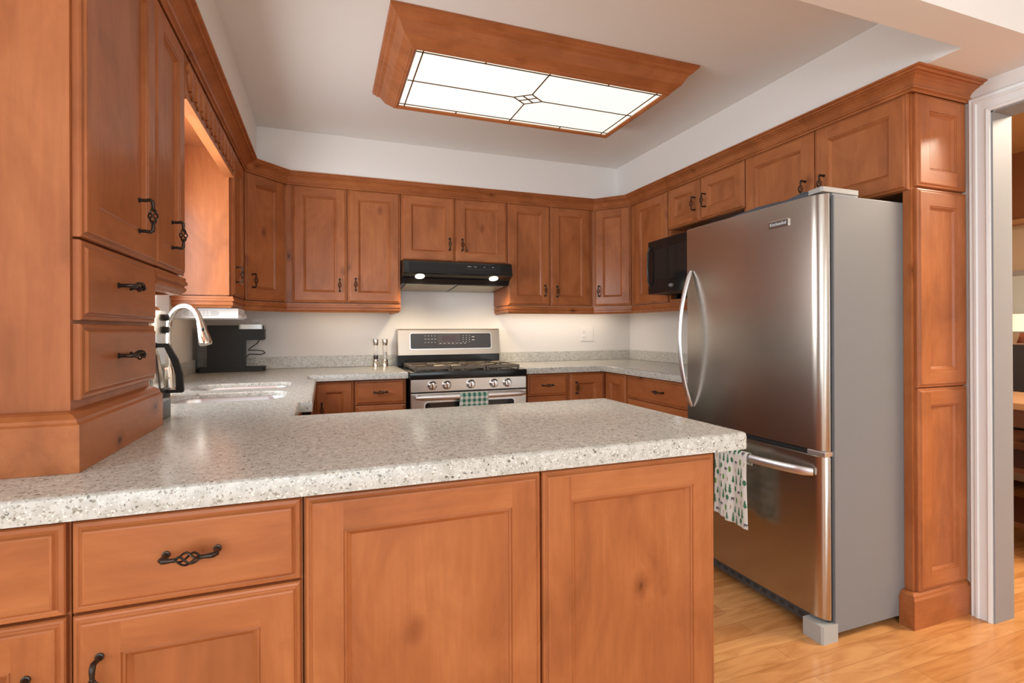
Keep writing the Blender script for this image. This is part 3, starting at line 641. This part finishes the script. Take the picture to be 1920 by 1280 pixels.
# badge: frame, dark field and lettering (text curve turned into mesh data)
bd = MB().box(1.7330, 1.7395, 1.538, 1.634, 1.582, 1.611, .001).build('badge', CHROME, ud)
MB().box(1.7322, 1.734, 1.542, 1.630, 1.5865, 1.6065).build('badge_field', mat('badge_dark', (.10, .10, .10), .4), bd)
def lettering(txt, size, parent, loc, rot, m_, wid=1.0):
    tc = bpy.data.curves.new('lettering', 'FONT'); tc.body = txt; tc.size = size; tc.extrude = .0004; tc.align_x = 'CENTER'; tc.align_y = 'CENTER'; tc.space_character = 1.05
    to = bpy.data.objects.new('lettering_source', tc); COL.objects.link(to); bpy.context.view_layer.update()
    me = bpy.data.meshes.new_from_object(to.evaluated_get(bpy.context.evaluated_depsgraph_get())); bpy.data.objects.remove(to)
    for v in me.vertices: v.co.x *= wid
    me.materials.clear(); me.materials.append(m_); me.name = 'lettering'
    return obj('lettering', me, parent, loc, rot)
lettering('KitchenAid', .0165, bd, (1.7318, 1.586, 1.5965), (PI/2, 0, -PI/2), mat('badge_letters', (.8, .8, .8), .4))

# folded fleece on the fridge top
fx_ = MB(); nu, nv = 28, 30
def fl_h(u, v):
    e = min(u, 1-u, v, 1-v); return .052*min(1, e*7)**.5*(.75+.25*math.sin(9*u+3*v)*math.cos(7*v-2*u))
top = [(1.775+u*.30, 1.474+v*.44, 1.674+fl_h(u, v)) for v in [j/nv for j in range(nv+1)] for u in [i/nu for i in range(nu+1)]]
bot = [(x, y, 1.6735) for x, y, z in top]; n0 = len(top)
fs = [(j*(nu+1)+i, j*(nu+1)+i+1, (j+1)*(nu+1)+i+1, (j+1)*(nu+1)+i) for j in range(nv) for i in range(nu)]
fx_.add(top, fs); fx_.add(bot, fs)
tag(fx_.build('folded_blanket', FLEECE, smooth=80), 'blue-grey fleece blanket lying folded on top of the fridge', 'blanket')

# patterned towel on the freezer handle
TW, TH = .24, .36
motifs = []
def tree(cx, cy, h, m_): motifs.append(('t', cx, cy, h, m_))
def bear(cx, cy, w_): motifs.append(('b', cx, cy, w_, 1))
def blob(cx, cy, rx_, ry_, m_): motifs.append(('e', cx, cy, (rx_, ry_), m_))
random.seed(11)
for r in range(9):
    for c_ in range(8):
        cx = .012+c_*.030+(.014 if r % 2 else 0)+random.uniform(-.003, .003); cy = .022+r*.040+random.uniform(-.004, .004); k = (r*3+c_*2) % 7
        if k in (0, 2): tree(cx, cy, .042, 2)
        elif k == 4: tree(cx, cy, .031, 2)
        elif k == 1: blob(cx, cy, .0065, .013, 3)
        elif k == 3: bear(cx, cy, .019)
        elif k == 5: blob(cx, cy-.004, .009, .011, 2); blob(cx, cy+.008, .0012, .008, 2)
        else: blob(cx, cy, .003, .009, 4)
def wood_col(u, v):
    for ty, cx, cy, s_, m_ in motifs:
        dx, dy = u-cx, v-cy
        if ty == 't' and abs(dy) < s_/2:
            q_ = (dy+s_/2)/s_; tier = (q_*4) % 1; wid = .0022+(.010*q_)*(.35+.65*tier)
            if q_ > .86: wid = .0016
            if abs(dx) < wid: return m_
        elif ty == 'e' and (dx/s_[0])**2+(dy/s_[1])**2 < 1: return m_
        elif ty == 'b':
            if (dx/(s_*.46))**2+((dy+.001)/(s_*.26))**2 < 1: return 1
            if ((dx+s_*.45)/(s_*.18))**2+((dy+.001)/(s_*.16))**2 < 1: return 1
            if 0 < dy < s_*.46 and (abs(abs(dx)-s_*.28) < s_*.09): return 1
    return 0
def hbar(y): i = (y-1.432)/.68; return 1.734-.066*math.sin(PI*max(0, min(1, i)))**.55
def fpos(u, v):
    L = v*TH-.055+.0; y = 1.680+.185*u; xb = hbar(y)
    if L < -.02: x, z = xb+.016, .63+L+.02
    elif L < .02: a = (L+.02)/.04*PI; x, z = xb+.016*math.cos(a), .630+.020*math.sin(a)
    else:
        d = L-.02; fold = min(1, d*14); x = xb-.016-.007*math.sin(u*11+.6)*fold-.002*math.sin(u*27)*fold; z = .63-d*(1.04 if u < .62 else 1.0); y = y+.014*d*math.sin(u*6)-.02*(d/.3)*(.5-u)*1.2
    return (x, y, z)
ftw = pattern_cloth('dish_towel', TW, TH, 130, 190, fpos, wood_col, [CREAM, GRYF, mat('towel_forest_green', (.05, .19, .10), .9), LEAF, TANC])
tag(ftw, 'white dish towel printed with green trees and bears on the freezer handle', 'towel')

# ------------------------------------------------------------------ microwave
mw = thing('microwave', 'black microwave on the shelf between the wall cabinet and the fridge', 'microwave', (0, 0, 0))
mx, my0, my1, mz0, mz1 = 1.985, 2.235, 2.855, 1.398, 1.738
MB().box(mx+.03, XR-.06, my0, my1, mz0-.001, mz1, .004).build('body', BLACKM, mw)
for yy_ in (my0+.03, my1-.05): MB().box(mx+.20, mx+.23, yy_, yy_+.02, 1.3685, mz0).build('foot', BLACKM, mw)
dpf = [(mx+.03, my0), (mx+.03, my1)]+[(mx+.03-.032*math.sin(PI*(.18+.64*i/12))**1.0, my1-(my1-my0)*i/12) for i in range(13)]
md_ = MB().prism(dpf, mz0, mz1).build('door', BLACK, mw, smooth=30)
MB().box(mx-.0025, mx+.004, my0+.16, my1-.09, mz0+.085, mz1-.06, .001).build('window', GLASSBLK, md_)
MB().tube([(mx+.004, my1-.030, mz0+.05), (mx-.010, my1-.030, mz0+.08), (mx-.014, my1-.030, (mz0+mz1)/2), (mx-.010, my1-.030, mz1-.07), (mx+.004, my1-.030, mz1-.04)], .006, 10).build('handle', mat('gloss_black_handle', (.05, .05, .055), .08), md_, smooth=60)
lg = MB(); ly, lz = 2.60, mz0+.042
lg.tube([(mx-.0035, ly+.022*math.cos(a), lz+.009*math.sin(a)) for a in [2*PI*i/28 for i in range(29)]], .0009, 5, cap=False)
lg.tube([(mx-.0035, ly+.012-.001*i+.006*math.cos(i*.9), lz+.004*math.sin(i*.9+.4)) for i in range(20)], .0009, 5)
lg.build('logo', MARK, md_)

# ------------------------------------------------------------------ things on the worktops
def mill(x, y, label, fill):
    t = thing('spice_mill', label, 'mill', (x, y, .915), 0, 'salt and pepper mills')
    MB().lathe([(.0225, .0005), (.0225, .022), (.020, .026), (.020, .030), (.0215, .033), (.0195, .050), (.016, .053)], n=24).build('base', NICKEL, t, smooth=35)
    MB().lathe([(.0165, .053), (.0145, .10), (.0150, .150)], n=24).build('jar', GLASS, t, smooth=40)
    MB().lathe([(.0150, .0535), (.0132, .075 if fill else .100), (.0125, .078 if fill else .104)], n=20).build('filling', mat('pepper', (.06, .04, .03), .9) if fill else mat('salt', (.85, .84, .82), .9), t, smooth=40)
    MB().lathe([(.0160, .150), (.0165, .152), (.0215, .190), (.0200, .194), (.012, .196)], n=24).build('cap', NICKEL, t, smooth=35)
mill(.338, 3.735, 'left of the two steel and glass mills, holding dark pepper', True)
mill(.401, 3.735, 'right of the two steel and glass mills, holding white salt', False)

cm = thing('pod_coffee_machine', 'slim black pod coffee machine on the worktop in the left back corner', 'coffee machine', (-.735, 3.60, .915), math.radians(1.5))
side = [(.055, .028), (.055, .292), (.370, .292), (.372, .284), (.372, .205), (.365, .198), (.262, .198), (.258, .19), (.258, .028)]
MB().prism(side, .0, .115, 'y').build('body', BLACKM, cm)
MB().prism(rrect(.0, .375, -.004, .119, .02), .001, .028, 'z').build('base', BLACKM, cm)
MB().box(-.002, .053, .01, .105, .030, .270, .004).build('water_tank', TANK, cm)
MB().prism(rrect(.215, .376, -.003, .118, .025), .268, .297, 'z').build('lid_band', mat('brushed_silver_plastic', (.5, .5, .49), .35, .7), cm, smooth=30)
tag(MB().tube([(-.40, 3.80, 1.13), (-.42, 3.76, 1.09), (-.455, 3.70, 1.06), (-.47, 3.735, 1.045), (-.42, 3.745, 1.045), (-.385, 3.76, 1.038), (-.375, 3.77, 1.025), (-.40, 3.775, 1.015), (-.47, 3.78, 1.018), (-.50, 3.79, .99), (-.52, 3.795, .925)], .0032, 8).build('power_cord', BLACKM, smooth=70), 'black power cord looping behind the pod coffee machine', 'cord')

# drip coffee maker with thermal carafe, half hidden by the tower cabinet
cmk = thing('drip_coffee_maker', 'steel coffee maker with thermal carafe beside the sink, half hidden by the cabinet', 'coffee maker', (-.655, 2.33, .915))
MB().prism(rrect(-.095, .075, -.16, .085, .03), .0006, .030).build('base', BLACKM, cmk, smooth=30)
MB().prism(rrect(-.095, .060, -.16, -.085, .02), .030, .34).build('column', NICKEL, cmk, smooth=30)
MB().prism(rrect(-.095, .062, -.16, .080, .03), .245, .335).lathe([(.078, .335), (.07, .350), (.04, .360)], (-.017, -.02, 0), 24).build('head', NICKEL, cmk, smooth=30)
for z in (.262, .310): MB().lathe([(.0001, 0), (.013, 0), (.013, .012), (.010, .016)], (.0625, .03, z), 16, 'x').build('dial', BLACKM, cmk, smooth=40)
ca = thing('thermal_carafe', 'steel thermal carafe with angular black handle in the drip coffee maker', 'carafe', (-.655, 2.345, .946))
MB().lathe([(.062, 0), (.064, .01), (.060, .06), (.048, .13), (.040, .155), (.041, .165)], n=28).build('flask', NICKEL, ca, smooth=50)
MB().lathe([(.042, .160), (.044, .178), (.030, .184)], n=24).build('lid', BLACKM, ca, smooth=50)
hnd = [(.035, .178), (.078, .178), (.084, .172), (.112, .115), (.128, .055), (.132, -.010), (.128, -.016), (.060, -.016), (.060, -.004), (.106, -.004), (.106, .050), (.092, .105), (.068, .162), (.035, .162)]
MB().prism(hnd, -.009, .009, 'y').build('handle', BLACKM, ca, smooth=30)

# faucet
fc = thing('kitchen_faucet', 'satin nickel gooseneck faucet with pull-down spray head at the sink', 'faucet', (-.636, 2.60, .915))
MB().lathe([(.030, .0005), (.030, .006), (.024, .012), (.021, .07), (.019, .085), (.016, .10)], n=24).build('base', NICKEL, fc, smooth=40)
nk = [(0, 0, .09), (0, 0, .20), (0, 0, .275)]
dx_, dy_ = .80, -.60
for i in range(1, 15):
    a = PI*.93*i/14; r = .088; nk.append((dx_*(r-r*math.cos(a)), dy_*(r-r*math.cos(a)), .275+.088*math.sin(a)*1.02))
MB().tube(nk, [.0125]*len(nk), 16).build('neck', NICKEL, fc, smooth=60)
e0, e1 = Vector(nk[-1]), (Vector(nk[-1])-Vector(nk[-2])).normalized()
MB().tube([e0+e1*d for d in (0, .004, .02, .055, .092, .100)], [.0135, .0150, .0160, .0205, .0255, .0235], 20).build('spray_head', NICKEL, fc, smooth=40)
sd = Vector((.3, -1, 0)).normalized(); MB().ell(e0+e1*.036+sd*.0165, (.006, .005, .013), 12).build('spray_button', BLACKM, fc, smooth=70)
MB().tube([(0, -.02, .055), (.0, -.045, .06), (.01, -.085, .10)], [.008, .007, .006], 10).build('lever', NICKEL, fc, smooth=50)

dk = tag(MB().prism(rrect(-.535, -.438, 1.700, 1.815, .008), .9155, .968).build('storage_caddy', mat('charcoal_plastic', (.035, .035, .033), .4), smooth=30), 'low charcoal box on the worktop beside the tower cabinet base', 'box')
ur = thing('under_cabinet_radio', 'white radio mounted under the wall cabinet near the left corner', 'radio', (-.715, 2.97, 1.232))
MB().prism([(0, .005), (0, .055), (.22, .055), (.22, .012), (.19, 0), (.02, 0)], 0, .295, 'x').build('body', WPLAST, ur, smooth=30)
MB().prism(rrect(.05, .205, .016, .044, .014), -.0030, .012, 'y').build('control_panel', mat('pale_grey_plastic', (.55, .55, .53), .4), ur, smooth=30)
bt = MB()
for i in range(6):
    for j in range(2): bt.prism(rrect(.075+i*.017, .087+i*.017, .020+j*.012, .028+j*.012, .003, 3), -.005, 0, 'y')
bt.build('buttons', WPLAST, ur, smooth=30)
MB().tube([(.297, .02, .012), (.305, .06, .010), (.307, .16, .014), (.297, .20, .03)], .008, 10).build('side_guard', WPLAST, ur, smooth=50)

def outlet(x, z, label, gangs):
    t = thing('wall_outlet', label, 'outlet', (x, YB, z), 0, 'wall outlets')
    W = .046*gangs+.024
    MB().box(-W/2, W/2, -.006, 0, -.058, .058, .002).build('cover_plate', WPLAST, t)
    for dz in (-.024, .024):
        q = MB(); x0 = -W/4 if gangs == 2 else 0
        q.lathe([(.0165, 0), (.0165, -.008), (.015, -.009)], (x0, 0, dz), 20, 'y'); q.box(x0-.008, x0-.006, -.0095, -.008, dz-.004, dz+.006, mi=1); q.box(x0+.006, x0+.008, -.0095, -.008, dz-.004, dz+.005, mi=1)
        q.build('socket', [WPLAST, GAP], t)
outlet(2.066, 1.132, 'white double-gang wall outlet right of the range', 2)
outlet(-.425, 1.20, 'white wall outlet behind the pod coffee machine', 1)

# ------------------------------------------------------------------ the room beyond the doorway
struct('wall_living_far', MB().box(5.2, 5.3, -.1, 4.0, 0, 2.02), BEIGE); struct('wall_living_band', MB().box(5.14, 5.3, -.1, 4.0, 2.02, 2.55), BROWNP)
struct('wall_living_back', MB().box(XR+.12, 5.3, 4.0, 4.1, 0, 2.7), ORW); struct('wall_living_near', MB().box(XR+.12, 5.3, -.2, -.1, 0, 2.7), BEIGE)
struct('ceiling_living', MB().box(XR+.115, 5.3, -.2, 4.1, 2.55, 2.65), ORW)
struct('trim_3', MB().box(5.10, 5.2, 0, 4.0, 1.985, 2.02), TANW)
pf = thing('picture_frame', 'grey-framed pale picture on the far wall of the living room', 'picture', (5.195, 2.45, 1.50))
MB().box(-.03, 0, -.35, .35, -.30, .12).build('frame', mat('pewter_frame', (.35, .34, .32), .4), pf); MB().box(-.034, -.028, -.31, .31, -.26, .08).build('print', mat('pale_print', (.55, .62, .60), .4), pf)
lp = thing('table_lamp', 'lit table lamp with pleated shade in the living room', 'lamp', (4.85, 2.27, .95))
MB().lathe([(.07, 0), (.07, .015), (.02, .03), (.035, .09), (.015, .16), (.012, .20)], n=20).build('base', DARKW, lp, smooth=50)
MB().lathe([(.17, .19), (.11, .32), (.108, .32), (.168, .19)], n=40).build('shade', SHADE, lp, smooth=60)
MB().tube([(.17*math.cos(a), .17*math.sin(a), .19) for a in [2*PI*i/40 for i in range(41)]], .006, 6, cap=False).build('shade_trim', GREYP, lp)
pn_ = thing('sideboard', 'dark wood sideboard against the far living room wall', 'sideboard', (4.95, 2.3, 0))
MB().box(-.25, .2, -.8, .8, .86, .949, .004).build('top', mat('grey_runner', (.28, .25, .21), .6), pn_); MB().box(-.23, .18, -.78, .78, .06, .86).build('body', BEIGE, pn_)
for x in (-.2, .15):
    for y in (-.74, .74): MB().box(x-.025, x+.025, y-.025, y+.025, 0, .06).build('leg', DARKW, pn_)
cc = thing('armchair', 'dark armchair beyond the doorway in front of the sideboard', 'chair', (4.38, 2.15, 0))
MB().box(-.3, .3, -.35, .35, .25, .45, .04).build('seat', DARKW, cc, smooth=40); MB().box(.2, .30, -.35, .35, .45, 1.06, .04).build('backrest', mat('charcoal_leather', (.04, .035, .035), .5), cc, smooth=40)
for y in (-.35, .29): MB().box(-.3, .3, y, y+.06, .45, .62, .02).build('arm', DARKW, cc, smooth=40)
for x in (-.27, .27):
    for y in (-.31, .31): MB().tube([(x, y, 0), (x, y, .27)], .022, 8).build('leg', DARKW, cc)
tb = thing('dining_table', 'brown wood table beyond the doorway', 'table', (3.70, 1.80, 0))
MB().box(-.38, .22, -.45, .45, .75, .785, .006).build('tabletop', TANW, tb); MB().box(-.36, .20, -.42, .42, .66, .75).build('apron', DARKW, tb)
for x in (-.34, .18):
    for y in (-.40, .40): MB().box(x-.03, x+.03, y-.03, y+.03, 0, .66, .006).build('leg', DARKW, tb)
MB().box(-.34, .18, -.40, .40, .14, .165).build('lower_shelf', DARKW, tb)
MB().box(-.34, .18, -.40, .40, .42, .445).build('middle_shelf', DARKW, tb)
